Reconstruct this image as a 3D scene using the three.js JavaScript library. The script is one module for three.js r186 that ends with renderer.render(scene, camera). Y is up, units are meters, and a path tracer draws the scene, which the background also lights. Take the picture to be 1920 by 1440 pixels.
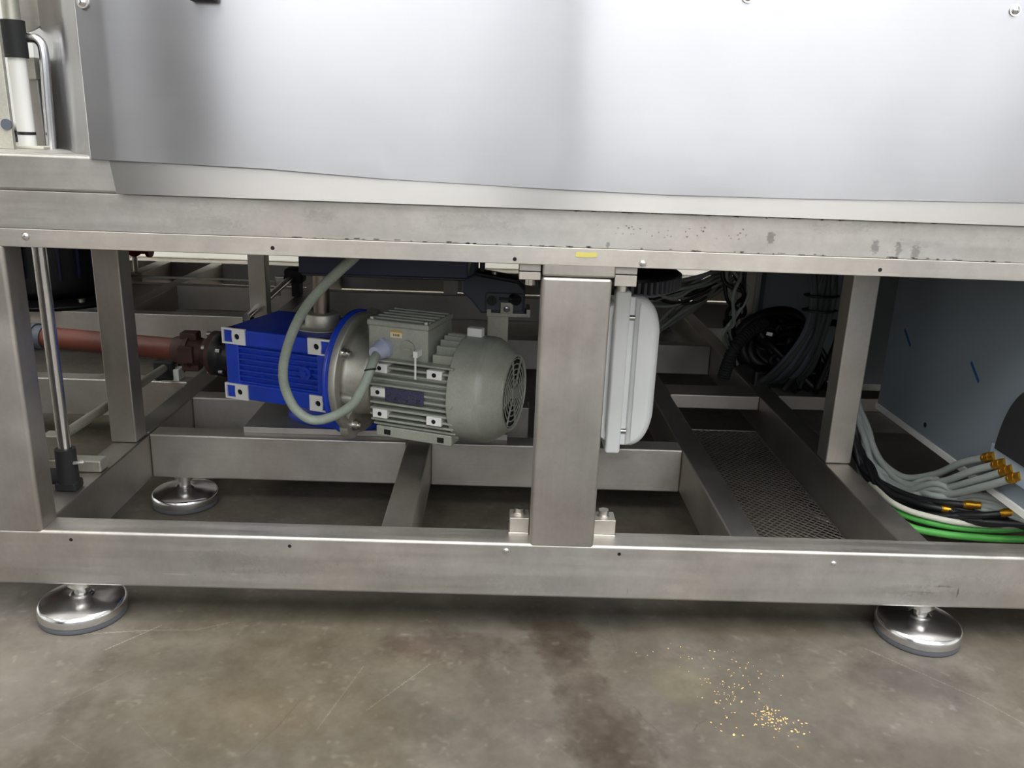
import * as THREE from 'three';
import { RoundedBoxGeometry } from 'three/addons/geometries/RoundedBoxGeometry.js';
import { mergeGeometries } from 'three/addons/utils/BufferGeometryUtils.js';
import { RectAreaLightUniformsLib } from 'three/addons/lights/RectAreaLightUniformsLib.js';

// ---------------------------------------------------------------- camera, light, exposure
const scene = new THREE.Scene();
const camera = new THREE.PerspectiveCamera(49.159, 4 / 3, 0.05, 60);
camera.position.set(-0.1134, 0.786, 1.1944);
camera.rotation.order = 'YXZ';
camera.rotation.set(-0.2940316, -0.0212686, 0.0375488);
const renderer = new THREE.WebGLRenderer({ antialias: true });
renderer.toneMapping = THREE.LinearToneMapping;
renderer.toneMappingExposure = 1.16;
renderer.shadowMap.enabled = true;
RectAreaLightUniformsLib.init();
scene.background = new THREE.Color(0x000000);
const LAMP = { front: 9, rear: 140, window: 1.95 };          // radiance of the ceiling panels
const CEIL = 3.9;

// ---------------------------------------------------------------- helpers
let seed = 7;
const rnd = () => { seed = (seed * 1664525 + 1013904223) >>> 0; return seed / 4294967296; };
const rr = (a, b) => a + (b - a) * rnd();
const V = (x, y, z) => new THREE.Vector3(x, y, z);
const used = {};
function numbered(n) { used[n] = (used[n] ?? -1) + 1; return used[n] ? n + '_' + String(used[n]).padStart(3, '0') : n; }
function thing(name, label, category, pos = [0, 0, 0], group) {
  const o = new THREE.Group(); o.name = numbered(name); o.position.set(...pos);
  o.userData = { label, category }; if (group) o.userData.group = group;
  scene.add(o); return o;
}
function part(parent, name, geo, mat, label) {
  const m = new THREE.Mesh(Array.isArray(geo) ? merge(geo) : geo, mat);
  m.name = name; m.castShadow = m.receiveShadow = true;
  if (label) m.userData.label = label;
  parent.add(m); return m;
}
function sub(parent, name, label) { const g = new THREE.Group(); g.name = name; if (label) g.userData.label = label; parent.add(g); return g; }
function struct(name, geo, mat) { const m = part(scene, name, geo, mat); m.userData = { kind: 'structure' }; return m; }
function single(name, geo, mat, label, category, group) {
  const m = part(scene, numbered(name), geo, mat); m.userData = { label, category }; if (group) m.userData.group = group; return m;
}
function merge(list) {
  return mergeGeometries(list.map((g) => {
    const n = g.index ? g.toNonIndexed() : g;
    for (const k of Object.keys(n.attributes)) if (!['position', 'normal', 'uv'].includes(k)) n.deleteAttribute(k);
    return n;
  }));
}
// uv in metres, u along the grain axis; every piece starts at its own place in the texture
function uvBox(g0, grain = 'x', shift = true) {
  const g = g0.index ? g0.toNonIndexed() : g0, p = g.attributes.position, n = p.count, uv = new Float32Array(n * 2);
  const ou = shift ? rnd() * 3 : 0, ov = shift ? rnd() * 3 : 0, a = V(), b = V(), c = V();
  for (let i = 0; i < n; i += 3) {
    a.fromBufferAttribute(p, i); b.fromBufferAttribute(p, i + 1); c.fromBufferAttribute(p, i + 2);
    const f = b.clone().sub(a).cross(c.clone().sub(a)), ax = Math.abs(f.x), ay = Math.abs(f.y), az = Math.abs(f.z);
    const nd = ax >= ay && ax >= az ? 'x' : ay >= az ? 'y' : 'z';
    const rest = ['x', 'y', 'z'].filter((k) => k !== nd);
    const u = rest.includes(grain) ? grain : rest[0], v = rest.find((k) => k !== u);
    [a, b, c].forEach((q, k) => { uv[(i + k) * 2] = q[u] + ou; uv[(i + k) * 2 + 1] = q[v] + ov; });
  }
  g.setAttribute('uv', new THREE.BufferAttribute(uv, 2)); return g;
}
// box between two corners, edges rounded
function bx(x0, x1, y0, y1, z0, z1, r = 0.003, grain = 'x', seg = 2) {
  const w = Math.abs(x1 - x0), h = Math.abs(y1 - y0), d = Math.abs(z1 - z0);
  const g = new RoundedBoxGeometry(w, h, d, seg, Math.min(r, w * 0.49, h * 0.49, d * 0.49));
  g.translate((x0 + x1) / 2, (y0 + y1) / 2, (z0 + z1) / 2); return uvBox(g, grain);
}
function cyl(p0, p1, r0, r1 = r0, seg = 20) {
  const a = V(...p0), b = V(...p1), d = b.clone().sub(a), L = d.length();
  const g = new THREE.CylinderGeometry(r1, r0, L, seg);
  const uv = g.attributes.uv; for (let i = 0; i < uv.count; i++) uv.setXY(i, uv.getY(i) * L, uv.getX(i) * r0 * 6.28);
  g.applyQuaternion(new THREE.Quaternion().setFromUnitVectors(V(0, 1, 0), d.normalize()));
  g.translate((p0[0] + p1[0]) / 2, (p0[1] + p1[1]) / 2, (p0[2] + p1[2]) / 2); return g;
}
function tube(pts, r, seg = 0, rad = 9) {
  const c = new THREE.CatmullRomCurve3(pts.map((p) => V(...p)), false, 'centripetal');
  const L = c.getLength(), g = new THREE.TubeGeometry(c, seg || Math.max(12, Math.round(L / 0.012)), r, rad, false);
  const uv = g.attributes.uv; for (let i = 0; i < uv.count; i++) uv.setXY(i, uv.getX(i) * L, uv.getY(i) * r * 6.28);
  return g;
}
function lathe(prof, seg = 48) { return new THREE.LatheGeometry(prof.map((p) => new THREE.Vector2(p[0], p[1])), seg); }   // about y
function latheX(prof, seg = 64) { const g = lathe(prof, seg); g.rotateZ(-Math.PI / 2); return g; }                        // [r, x]: y axis turned to +x
function hexNut(c, r, h, axis = 'y') {
  const g = new THREE.CylinderGeometry(r, r, h, 6); if (axis === 'x') g.rotateZ(Math.PI / 2); if (axis === 'z') g.rotateX(Math.PI / 2);
  g.translate(...c); return g;
}
function extrude(shape, depth, bevel = 0.001) {
  return new THREE.ExtrudeGeometry(shape, { depth, bevelEnabled: bevel > 0, bevelThickness: bevel, bevelSize: bevel, bevelSegments: 1, curveSegments: 20 });
}
// ---------------------------------------------------------------- textures
function lattice(n, s) { const a = new Float32Array(n * n); let q = s * 7919 + 13; for (let i = 0; i < n * n; i++) { q = (q * 1664525 + 1013904223) >>> 0; a[i] = q / 4294967296; } return a; }
function noiseField(W, H, nx, ny, s) {                       // tileable value noise, nx by ny cells
  const n = Math.max(nx, ny), L = lattice(n, s), out = new Float32Array(W * H), sm = (t) => t * t * (3 - 2 * t);
  for (let y = 0; y < H; y++) {
    const fy = y / H * ny, iy = Math.floor(fy), ty = sm(fy - iy), y0 = iy % ny, y1 = (iy + 1) % ny;
    for (let x = 0; x < W; x++) {
      const fx = x / W * nx, ix = Math.floor(fx), tx = sm(fx - ix), x0 = ix % nx, x1 = (ix + 1) % nx;
      const a = L[y0 * n + x0], b = L[y0 * n + x1], c = L[y1 * n + x0], d = L[y1 * n + x1];
      out[y * W + x] = (a + (b - a) * tx) * (1 - ty) + (c + (d - c) * tx) * ty;
    }
  }
  return out;
}
function fbm(W, H, cells, s, gain = 0.5) {                   // cells: list of [nx, ny]
  const out = new Float32Array(W * H); let amp = 1, sum = 0;
  cells.forEach(([nx, ny], k) => { const f = noiseField(W, H, nx, ny, s + k * 17); for (let i = 0; i < out.length; i++) out[i] += f[i] * amp; sum += amp; amp *= gain; });
  for (let i = 0; i < out.length; i++) out[i] /= sum; return out;
}
function dataTex(W, H, fn, srgb, rep = 1) {
  const d = new Uint8Array(W * H * 4);
  for (let i = 0; i < W * H; i++) { const c = fn(i, i % W, (i / W) | 0); d[i * 4] = c[0]; d[i * 4 + 1] = c[1]; d[i * 4 + 2] = c[2]; d[i * 4 + 3] = 255; }
  const t = new THREE.DataTexture(d, W, H); t.wrapS = t.wrapT = THREE.RepeatWrapping; t.magFilter = t.minFilter = THREE.LinearFilter;
  if (srgb) t.colorSpace = THREE.SRGBColorSpace; t.repeat.set(rep, rep); t.needsUpdate = true; return t;
}
const clamp = (v, a = 0, b = 255) => Math.max(a, Math.min(b, v));
const S = 1024;
const blotch = fbm(S, S, [[4, 4], [9, 9], [19, 19], [40, 40]], 3, 0.6);
const fine = fbm(S, S, [[90, 90], [180, 180], [360, 360]], 5, 0.7);
const streak = fbm(S, S, [[6, 220], [10, 420], [16, 900]], 9, 0.8);
const tintN = fbm(S, S, [[3, 3], [7, 7]], 21, 0.5);
// stainless frame: blotchy, faintly tinted mill finish with a grain along u
const steelMap = dataTex(S, S, (i) => {
  const v = 220 + (blotch[i] - 0.5) * 46 + (streak[i] - 0.5) * 9 + (fine[i] - 0.5) * 12, t = (tintN[i] - 0.5) * 8;
  return [clamp(v + 2 + t), clamp(v - 2), clamp(v - 6 - t)];
}, true, 1 / 0.7);
const steelRough = dataTex(S, S, (i) => { const v = clamp(150 + (blotch[i] - 0.5) * 80 + (streak[i] - 0.5) * 18); return [v, v, v]; }, false, 1 / 0.7);
const panelMap = dataTex(S, S, (i) => {
  const v = 242 + (blotch[i] - 0.5) * 9 + (streak[i] - 0.5) * 2; return [clamp(v), clamp(v), clamp(v + 2)];
}, true, 1 / 0.9);
const panelRough = dataTex(S, S, (i) => { const v = clamp(128 + (blotch[i] - 0.5) * 30 + (streak[i] - 0.5) * 14); return [v, v, v]; }, false, 1 / 0.9);
const paintRough = dataTex(S, S, (i) => { const v = clamp(170 + (blotch[i] - 0.5) * 70 + (fine[i] - 0.5) * 40); return [v, v, v]; }, false, 1 / 0.3);
const dusty = dataTex(S, S, (i) => { const v = clamp(226 + (blotch[i] - 0.5) * 40 + (fine[i] - 0.5) * 26); return [v, v, clamp(v - 4)]; }, true, 1 / 0.3);

// ---------------------------------------------------------------- materials
const phys = (o) => new THREE.MeshPhysicalMaterial(o);
// steel whose own texture runs once over x0..x1, y0..y1 and carries dents, specks and scratches where they are on the rail
function markedSteel(x0, x1, y0, y1, marks) {
  const W = 2048, H = 96, d = new Float32Array(W * H);
  for (const [mx, my, rx, ry, dv, ragged] of marks) {
    const cx = (mx - x0) / (x1 - x0) * W, cy = (my - y0) / (y1 - y0) * H, ax = rx / (x1 - x0) * W, ay = ry / (y1 - y0) * H;
    for (let y = Math.max(0, Math.floor(cy - ay * 1.5)); y <= Math.min(H - 1, cy + ay * 1.5); y++) for (let x = Math.max(0, Math.floor(cx - ax * 1.5)); x <= Math.min(W - 1, cx + ax * 1.5); x++) {
      const q = Math.hypot((x - cx) / ax, (y - cy) / ay) + (fine[(y * 5 % S) * S + (x * 3 % S)] - 0.5) * ragged; d[y * W + x] += dv * clamp((1 - q) * 3, 0, 1);
    }
  }
  const t = dataTex(W, H, (i, x, y) => { const k = ((y * 2) % S) * S + (x * 2 % S), v = 220 + (blotch[k] - 0.5) * 46 + (fine[k] - 0.5) * 14 + d[i], w = (tintN[k] - 0.5) * 8; return [clamp(v + 2 + w), clamp(v - 2), clamp(v - 6 - w)]; }, true);
  return phys({ color: 0xcccbc8, metalness: 1, roughness: 0.85, map: t, roughnessMap: steelRough, anisotropy: 0.3, anisotropyRotation: Math.PI / 2 });
}
function uvSpan(g, x0, x1, y0, y1) { const p = g.attributes.position, u = g.attributes.uv; for (let i = 0; i < p.count; i++) u.setXY(i, (p.getX(i) - x0) / (x1 - x0), (p.getY(i) - y0 - p.getZ(i)) / (y1 - y0)); return g; }
const M = {
  steel: phys({ color: 0xcccbc8, metalness: 1, roughness: 0.85, map: steelMap, roughnessMap: steelRough, anisotropy: 0.3, anisotropyRotation: Math.PI / 2 }),
  panel: phys({ color: 0xbababb, metalness: 1, roughness: 0.62, map: panelMap, roughnessMap: panelRough, anisotropy: 0.85, anisotropyRotation: Math.PI / 2 }),
  strip: phys({ color: 0xaaa7a1, metalness: 1, roughness: 0.6, map: panelMap, roughnessMap: panelRough, anisotropy: 0.85, anisotropyRotation: Math.PI / 2 }),
  chrome: phys({ color: 0xdedee0, metalness: 1, roughness: 0.2 }),
  bolt: phys({ color: 0xd2d0ca, metalness: 1, roughness: 0.3 }),
  castAlu: phys({ color: 0xd0cec4, metalness: 0.75, roughness: 0.5, map: dusty }),
  motor: phys({ color: 0xa3a69d, roughness: 0.55, roughnessMap: paintRough, map: dusty }),
  machined: phys({ color: 0xdededa, metalness: 0.15, roughness: 0.5 }),
  blue: phys({ color: 0x1340c8, roughness: 0.5, roughnessMap: paintRough, map: dusty, clearcoat: 0.3, clearcoatRoughness: 0.35 }),
  darkBlue: phys({ color: 0x0b1238, roughness: 0.5 }),
  black: phys({ color: 0x0d0d10, roughness: 0.45 }),
  rubber: phys({ color: 0x1a1b1d, roughness: 0.75 }),
  greyRubber: phys({ color: 0x4c4d52, roughness: 0.8 }),
  charcoal: phys({ color: 0x4b515b, roughness: 0.45 }),
  white: phys({ color: 0xf3f5f3, roughness: 0.32, clearcoat: 0.4, clearcoatRoughness: 0.3 }),
  brown: phys({ color: 0x6e3527, roughness: 0.5, map: dusty }),
  darkBrown: phys({ color: 0x3c2621, roughness: 0.6, metalness: 0.3 }),
  cableGrey: phys({ color: 0x8f9692, roughness: 0.6 }),
  cableBlack: phys({ color: 0x101114, roughness: 0.5 }), cableDark: phys({ color: 0x3c4242, roughness: 0.55 }),
  cableGreen: phys({ color: 0x4aa044, roughness: 0.5 }),
  cableCream: phys({ color: 0xbdbcae, roughness: 0.6 }),
  motorCable: phys({ color: 0x9aa49a, roughness: 0.55, map: dusty }),
  brass: phys({ color: 0xb8892a, metalness: 0.9, roughness: 0.35 }),
  cabinetBlue: phys({ color: 0x7d8790, roughness: 0.5 }),
  plasticWhite: phys({ color: 0xe0e0dc, roughness: 0.45 }),
  lavender: phys({ color: 0xa3a8bd, roughness: 0.5 }),
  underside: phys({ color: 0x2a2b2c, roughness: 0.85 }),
  hole: phys({ color: 0x050505, roughness: 0.9 }),
  yellow: phys({ color: 0xb9ae5c, roughness: 0.7 }),
  red: phys({ color: 0x8c2318, roughness: 0.6 }),
  pen: phys({ color: 0x17487c, roughness: 0.7 }),
  greyWall: phys({ color: 0x8e9090, roughness: 0.9 }),
  wall: phys({ color: 0xeeeeea, roughness: 0.9 }),
  darkWall: phys({ color: 0x3b3d40, roughness: 0.8 }), trolley: phys({ color: 0x989da4, roughness: 0.5 }),
  windowGlow: new THREE.MeshStandardMaterial({ color: 0xe8eef4, roughness: 0.6, emissive: 0xf4f8ff, emissiveIntensity: 0.35 }),
  lamp: new THREE.MeshStandardMaterial({ color: 0xffffff, emissive: 0xffffff, emissiveIntensity: 6 }),
};

// ---------------------------------------------------------------- floor of polished concrete
const FT = 3.2, FS = 2048;                                   // one tile of the floor texture covers 3.2 m
const fA = fbm(FS, FS, [[5, 5], [11, 11], [23, 23], [47, 47]], 31, 0.62), fB = fbm(FS, FS, [[60, 60], [130, 130], [300, 300], [700, 700]], 37, 0.75), fC = fbm(FS, FS, [[8, 8], [19, 19], [40, 40]], 41, 0.6), fD = fbm(FS, FS, [[230, 230], [520, 520]], 43, 0.6);
const fcv = new Float32Array(FS * FS * 3);
{
  for (let i = 0; i < FS * FS; i++) {
    const a = fA[i] - 0.5, b = fB[i] - 0.5, c = fC[i] - 0.5;
    let v = 90 + a * 56 + b * 36; const w = 11 + c * 12;
    if (fD[i] > 0.74) v += (fD[i] - 0.74) * 90;             // pale aggregate flecks
    fcv[i * 3] = v + w * 0.45; fcv[i * 3 + 1] = v - 1; fcv[i * 3 + 2] = v - w;
  }
  const X = (x) => (x / FT + 0.5) * FS, blobAt = (x, z, rx, rz, dr, dg, db, hard) => {   // stains with ragged outlines
    const cx = X(x), cy = X(-z), ax = rx / FT * FS, ay = rz / FT * FS;
    for (let y = Math.floor(cy - ay * 1.6); y < cy + ay * 1.6; y++) for (let xx = Math.floor(cx - ax * 1.6); xx < cx + ax * 1.6; xx++) {
      const i = ((y + FS) % FS) * FS + ((xx + FS) % FS), q = Math.hypot((xx - cx) / ax, (y - cy) / ay) + (fC[i] - 0.5) * 1.5 + (fB[i] - 0.5) * 0.9;
      const k = clamp((1 - q) * hard, 0, 1); fcv[i * 3] += dr * k; fcv[i * 3 + 1] += dg * k; fcv[i * 3 + 2] += db * k;
    }
  };
  for (let k = 0; k < 56; k++) blobAt(-0.012 + k * 0.0017, -0.04 + k * 0.007, 0.052, 0.03, -2, -2.4, -2.5, 4);   // damp brown band running out from under the post
  blobAt(-0.2, 0.05, 0.14, 0.05, -9, -11, -10, 3);
  blobAt(0.52, 0.1, 0.14, 0.05, -8, -9, -8, 1.6);
  blobAt(-0.84, 0.16, 0.1, 0.12, 9, 9, 8, 1.6);
  blobAt(-0.68, 0.2, 0.02, 0.14, -9, -9, -10, 2);
  blobAt(0.42, 0.22, 0.2, 0.12, 5, 6, 9, 1.4);
  blobAt(0.18, 0.12, 0.05, 0.05, 6, 6, 0, 3);
  blobAt(-0.42, 0.2, 0.22, 0.1, 5, 3, -2, 1.4);
  const line = (pts, w, d) => {                               // scratches and hairline cracks
    for (let k = 0; k + 1 < pts.length; k++) {
      const [x0, z0] = pts[k], [x1, z1] = pts[k + 1], n = Math.ceil(Math.hypot(x1 - x0, z1 - z0) / FT * FS);
      for (let s = 0; s <= n; s++) {
        const px = X(x0 + (x1 - x0) * s / n), py = X(-(z0 + (z1 - z0) * s / n));
        for (let dy = -w; dy <= w; dy++) for (let dx = -w; dx <= w; dx++) {
          const i = ((Math.round(py) + dy + FS) % FS) * FS + ((Math.round(px) + dx + FS) % FS), f = d * (0.4 + fB[i] * 0.9) * (w && (dx || dy) ? 0.4 : 1);
          fcv[i * 3] += f; fcv[i * 3 + 1] += f; fcv[i * 3 + 2] += f * 0.95;
        }
      }
    }
  };
  line([[-0.75, 0.035], [-0.66, 0.02], [-0.58, 0.015], [-0.53, -0.01]], 0, 34);
  line([[-0.7, 0.075], [-0.64, 0.005]], 0, 44);
  line([[-0.78, 0.3], [-0.64, 0.12]], 0, 12);
  line([[0.5, 0.02], [0.62, 0.14], [0.7, 0.26]], 0, 30);
  line([[-0.28, 0.2], [-0.2, 0.09]], 0, 26); line([[-0.3, 0.1], [-0.34, 0.24]], 0, 18);
  for (let k = 0; k < 26; k++) { const x = rr(-0.9, 0.8), z = rr(0.02, 0.34), a = rr(0, 6.28), l = rr(0.02, 0.12); line([[x, z], [x + Math.cos(a) * l * 0.5 + rr(-0.005, 0.005), z + Math.sin(a) * l * 0.5], [x + Math.cos(a) * l, z + Math.sin(a) * l]], 0, rr(-12, 13)); }
}
const floorMap = dataTex(FS, FS, (i) => [clamp(fcv[i * 3]), clamp(fcv[i * 3 + 1]), clamp(fcv[i * 3 + 2])], true);
const floorRough = dataTex(S, S, (i) => { const v = clamp(150 + (blotch[i] - 0.5) * 110 + (fine[i] - 0.5) * 50); return [v, v, v]; }, false, 3);
M.floor = phys({ color: 0xffffff, roughness: 0.9, map: floorMap, roughnessMap: floorRough });

// ---------------------------------------------------------------- the hall
const HX = 6, HZ0 = -3.7, HZ1 = 5.2;
{
  const g = new THREE.BoxGeometry(HX * 2 + 0.4, 0.2, HZ1 - HZ0 + 0.4); g.translate(0, -0.1, (HZ0 + HZ1) / 2);
  const p = g.attributes.position, uv = g.attributes.uv; for (let i = 0; i < p.count; i++) uv.setXY(i, p.getX(i) / FT + 0.5, -p.getZ(i) / FT + 0.5);
  struct('floor', g, M.floor);
  struct('ceiling', bx(-HX - 0.2, HX + 0.2, CEIL, CEIL + 0.2, HZ0 - 0.2, HZ1 + 0.2, 0.01), M.wall);
  struct('wall_back', bx(-HX, HX, 0, CEIL, HZ0 - 0.2, HZ0, 0.01), M.wall);
  struct('wall_front', bx(-HX, HX, 0, CEIL, HZ1, HZ1 + 0.2, 0.01), M.greyWall);
  struct('wall_left', bx(-HX - 0.2, -HX, 0, CEIL, HZ0 - 0.2, HZ1 + 0.2, 0.01), M.wall);
  struct('wall_right', bx(HX, HX + 0.2, 0, CEIL, HZ0 - 0.2, HZ1 + 0.2, 0.01), M.wall);
}
function ceilingLight(x, z, w, d, rad) {
  const t = thing('ceiling_light', 'flat white panel light set in the hall ceiling', 'ceiling light', [x, CEIL, z], 'ceiling lights of the hall');
  part(t, 'housing', bx(-w / 2 - 0.03, w / 2 + 0.03, -0.05, 0, -d / 2 - 0.03, d / 2 + 0.03, 0.005), M.plasticWhite);
  part(t, 'diffuser', bx(-w / 2, w / 2, -0.056, -0.049, -d / 2, d / 2, 0.002), M.lamp);
  const l = new THREE.RectAreaLight(0xffffff, rad, w, d); l.position.set(x, CEIL - 0.06, z); l.lookAt(x, 0, z); scene.add(l);
}
for (const [x, w, k] of [[-1.05, 0.5, 1], [-0.2, 0.1, 2], [0.9, 0.6, 0.85], [2.1, 0.6, 0.85]]) ceilingLight(x, 1.95, w, 3.5, LAMP.front * k);
ceilingLight(-3.3, 2.2, 0.5, 3, LAMP.front * 0.8);
for (const x of [-3, 2]) ceilingLight(x, -3.3, 1.5, 0.3, LAMP.rear);
{ // wide daylit window band in the wall across the aisle, mirrored in the brushed sheet
  const w = new THREE.Group(); w.name = 'window_1'; w.userData = { kind: 'structure' }; scene.add(w);
  const X0 = -2.5, X1 = 5.3, Y0 = 1.35, Y1 = 3.7, n = 6;
  for (let k = 0; k < n; k++) {
    const a = X0 + (X1 - X0) * k / n, b = X0 + (X1 - X0) * (k + 1) / n;
    part(w, 'window_pane', bx(a + 0.04, b - 0.04, Y0, Y1, HZ1 - 0.03, HZ1 - 0.02, 0.002), M.windowGlow);
    const l = new THREE.RectAreaLight(0xfbfbff, LAMP.window, b - a - 0.08, Y1 - Y0); l.position.set((a + b) / 2, (Y0 + Y1) / 2, HZ1 - 0.04); l.lookAt((a + b) / 2, (Y0 + Y1) / 2, 0); scene.add(l);
  }
  for (let k = 0; k <= n; k++) part(w, 'window_frame', bx(X0 + (X1 - X0) * k / n - 0.04, X0 + (X1 - X0) * k / n + 0.04, Y0 - 0.05, Y1 + 0.05, HZ1 - 0.06, HZ1, 0.005, 'y'), M.darkWall);
}
{ // what the brushed sheet mirrors: a dark machine and a tool trolley across the aisle
  const t = thing('dark_machine', 'dark grey machine across the aisle mirrored in the left of the brushed sheet', 'machine', [-3.2, 0, 4.4]);
  part(t, 'casing', bx(-0.75, 0.75, 0.1, 1.75, -0.5, 0.5, 0.03, 'y'), M.darkWall); part(t, 'plinth', bx(-0.7, 0.7, 0, 0.1, -0.45, 0.45, 0.01), M.black);
  const c = thing('tool_cabinet', 'tall grey-blue tool cabinet mirrored in the middle of the brushed ledge strip', 'cabinet', [0.12, 0, 3.5]);
  part(c, 'body', bx(-0.16, 0.16, 0.06, 2.3, -0.2, 0.2, 0.02, 'y'), M.trolley);
  part(c, 'plinth', bx(-0.18, 0.18, 0, 0.06, -0.18, 0.18, 0.004), M.black);
}

// ---------------------------------------------------------------- machine frame of stainless tube (welded: one thing)
const T = 0.161, BOT = 0.066, TR0 = 0.603, TRG = 0.6285, TR1 = 0.681;
const frame = thing('machine_chassis', 'welded stainless steel machine chassis of square tubes standing on round levelling feet', 'chassis');
const FX = (n, x0, x1, y0, y1, z0, z1, r = 0.0035) => part(frame, n, bx(x0, x1, y0, y1, z0, z1, r, 'x'), M.steel);
const FZ = (n, x0, x1, y0, y1, z0, z1, r = 0.0035) => part(frame, n, bx(x0, x1, y0, y1, z0, z1, r, 'z'), M.steel);
const FY = (n, x0, x1, y0, y1, z0, z1, r = 0.0035) => part(frame, n, bx(x0, x1, y0, y1, z0, z1, r, 'y'), M.steel);
const lowMarks = [[-0.61, 0.09, 0.03, 0.0008, 26, 0.4], [-0.52, 0.094, 0.012, 0.0008, 20, 0.4], [0.145, 0.079, 0.022, 0.0007, -70, 0.5], [0.11, 0.081, 0.0007, 0.006, -40, 0.4], [0.62, 0.105, 0.03, 0.001, -60, 0.5], [0.645, 0.094, 0.0012, 0.011, -70, 0.6], [0.585, 0.093, 0.028, 0.0008, -30, 0.5]];
const upMarks = [[0.04, 0.634, 0.003, 0.006, -50, 1], [0.27, 0.652, 0.006, 0.01, -45, 1.2], [0.42, 0.644, 0.006, 0.011, -45, 1.4], [0.455, 0.642, 0.005, 0.012, -40, 1.4], [0.48, 0.64, 0.007, 0.01, -38, 1.4]];
for (let k = 0; k < 60; k++) upMarks.push([rr(-0.42, 0.62), TRG + rr(0.0006, 0.0022), rr(0.0008, 0.006), 0.0008, rr(-150, -60), 0.8]);
for (let k = 0; k < 34; k++) upMarks.push([rr(0.05, 0.24), rr(0.647, 0.663), rr(0.0006, 0.0016), rr(0.0006, 0.0014), rr(-110, -50), 0.6]);
for (let k = 0; k < 40; k++) upMarks.push([rr(-0.02, 0.5), TR1 - rr(0.0002, 0.0016), rr(0.001, 0.007), 0.0007, rr(-150, -70), 0.8]);
for (let k = 0; k < 40; k++) { upMarks.push([rr(-0.9, 1.2), rr(0.633, 0.678), rr(0.0005, 0.0012), rr(0.0005, 0.001), rr(-60, 20), 0.5]); lowMarks.push([rr(-0.85, 1.2), rr(0.07, 0.155), rr(0.0005, 0.0014), rr(0.0005, 0.001), rr(-60, 20), 0.5]); }
for (let k = 0; k < 22; k++) { lowMarks.push([rr(-0.85, 1.0), rr(0.08, 0.13), rr(0.02, 0.07), rr(0.008, 0.02), rr(-13, 9), 1.6]); upMarks.push([rr(-0.85, 1.0), rr(0.64, 0.67), rr(0.02, 0.06), rr(0.005, 0.014), rr(-12, 8), 1.6]); }
part(frame, 'lower_rail', uvSpan(bx(-0.914, 1.35, BOT, T, -0.0515, 0, 0.005), -0.914, 1.35, BOT, T + 0.052), markedSteel(-0.914, 1.35, BOT, T + 0.052, lowMarks));
part(frame, 'upper_rail', uvSpan(bx(-1.0, 1.35, TRG + 0.0005, TR1, -0.0515, 0, 0.0008), -1.0, 1.35, TRG, TR1 + 0.053), markedSteel(-1.0, 1.35, TRG, TR1 + 0.053, upMarks));
part(frame, 'upper_rail_edge', bx(-1.0, 1.35, TR0, TRG + 0.0003, -0.05, 0, 0.0012, 'x'), M.steel);
FY('post', -0.913, -0.8126, T - 0.005, TR0 + 0.004, -0.05, -0.0002, 0.006);
FY('post', -0.05, 0.0505, T - 0.006, 0.5858, -0.05, -0.0003, 0.005);
FY('post_stub', -0.05, 0.054, 0.587, TR0 + 0.004, -0.05, -0.0002, 0.003);
FX('ledge_tube', -1.0, 1.35, TR1, 0.731, -0.05, 0.001, 0.005);
part(frame, 'ledge_strip', (() => { // bright cover strip in front of the ledge tube, its left end cut on a slant
  const g = bx(-0.65, 1.35, TR1 + 0.0005, 0.7285, 0.0008, 0.0034, 0.0006, 'x'), p = g.attributes.position; g.translate(0, -0.7285, -0.0034); g.rotateX(-0.11); g.translate(0, 0.7285, 0.0034);
  for (let i = 0; i < p.count; i++) if (p.getX(i) < -0.64) p.setX(i, p.getX(i) + (0.7285 - p.getY(i)) * 0.18);
  return g;
})(), M.strip, 'bright brushed strip along the ledge');
FX('deck_plate', -1.0, -0.6, 0.728, 0.7315, -0.6, -0.006, 0.001);
// longitudinal and cross beams of the lower ladder
FZ('side_beam', -0.872, -0.8195, BOT + 0.0004, T - 0.0004, -2.6, -0.044);
FX('cross_beam', -0.8195, -0.2916, BOT, T, -0.482, -0.4315);
FX('cross_beam', -0.2416, 0.2815, BOT, T, -0.482, -0.4315);
FZ('centre_beam', -0.2916, -0.2416, BOT + 0.0004, T - 0.0004, -0.482, -0.044);
FZ('side_beam', 0.2815, 0.3305, BOT + 0.0004, T - 0.0004, -1.345, -0.044);
FZ('side_beam', 0.5595, 0.611, BOT + 0.0004, T - 0.0004, -2.6, -0.044);
FX('cross_beam', 0.3305, 0.5595, 0.1235, T, -0.914, -0.826);
FX('cross_beam', 0.611, 1.3, 0.1235, T, -0.914, -0.84);
FX('cross_beam', -0.8195, -0.595, BOT, T, -0.73, -0.679);
FZ('short_beam', -0.645, -0.595, BOT, T, -0.679, -0.482);
FX('cross_beam', -2.0, -0.872, BOT, T, -0.847, -0.797);
FX('cross_beam', -2.0, -0.872, BOT, T, -1.59, -1.54);
FX('cross_beam', -2.0, -0.872, BOT, T, -2.1, -2.05);
FX('cross_beam', -0.8195, 0.5595, BOT, T, -1.395, -1.345);
FX('cross_beam', -0.8195, 0.5595, BOT, T, -2.08, -2.03);
FX('cross_beam', 0.611, 1.3, BOT, T, -2.08, -2.03);
FX('rear_rail', -2.0, 1.3, BOT, T, -2.65, -2.6);
FZ('side_beam', -1.41, -1.36, BOT, T, -2.6, -1.59);
FX('support_beam', -0.2416, -0.03, BOT, T, -0.73, -0.68);
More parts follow.
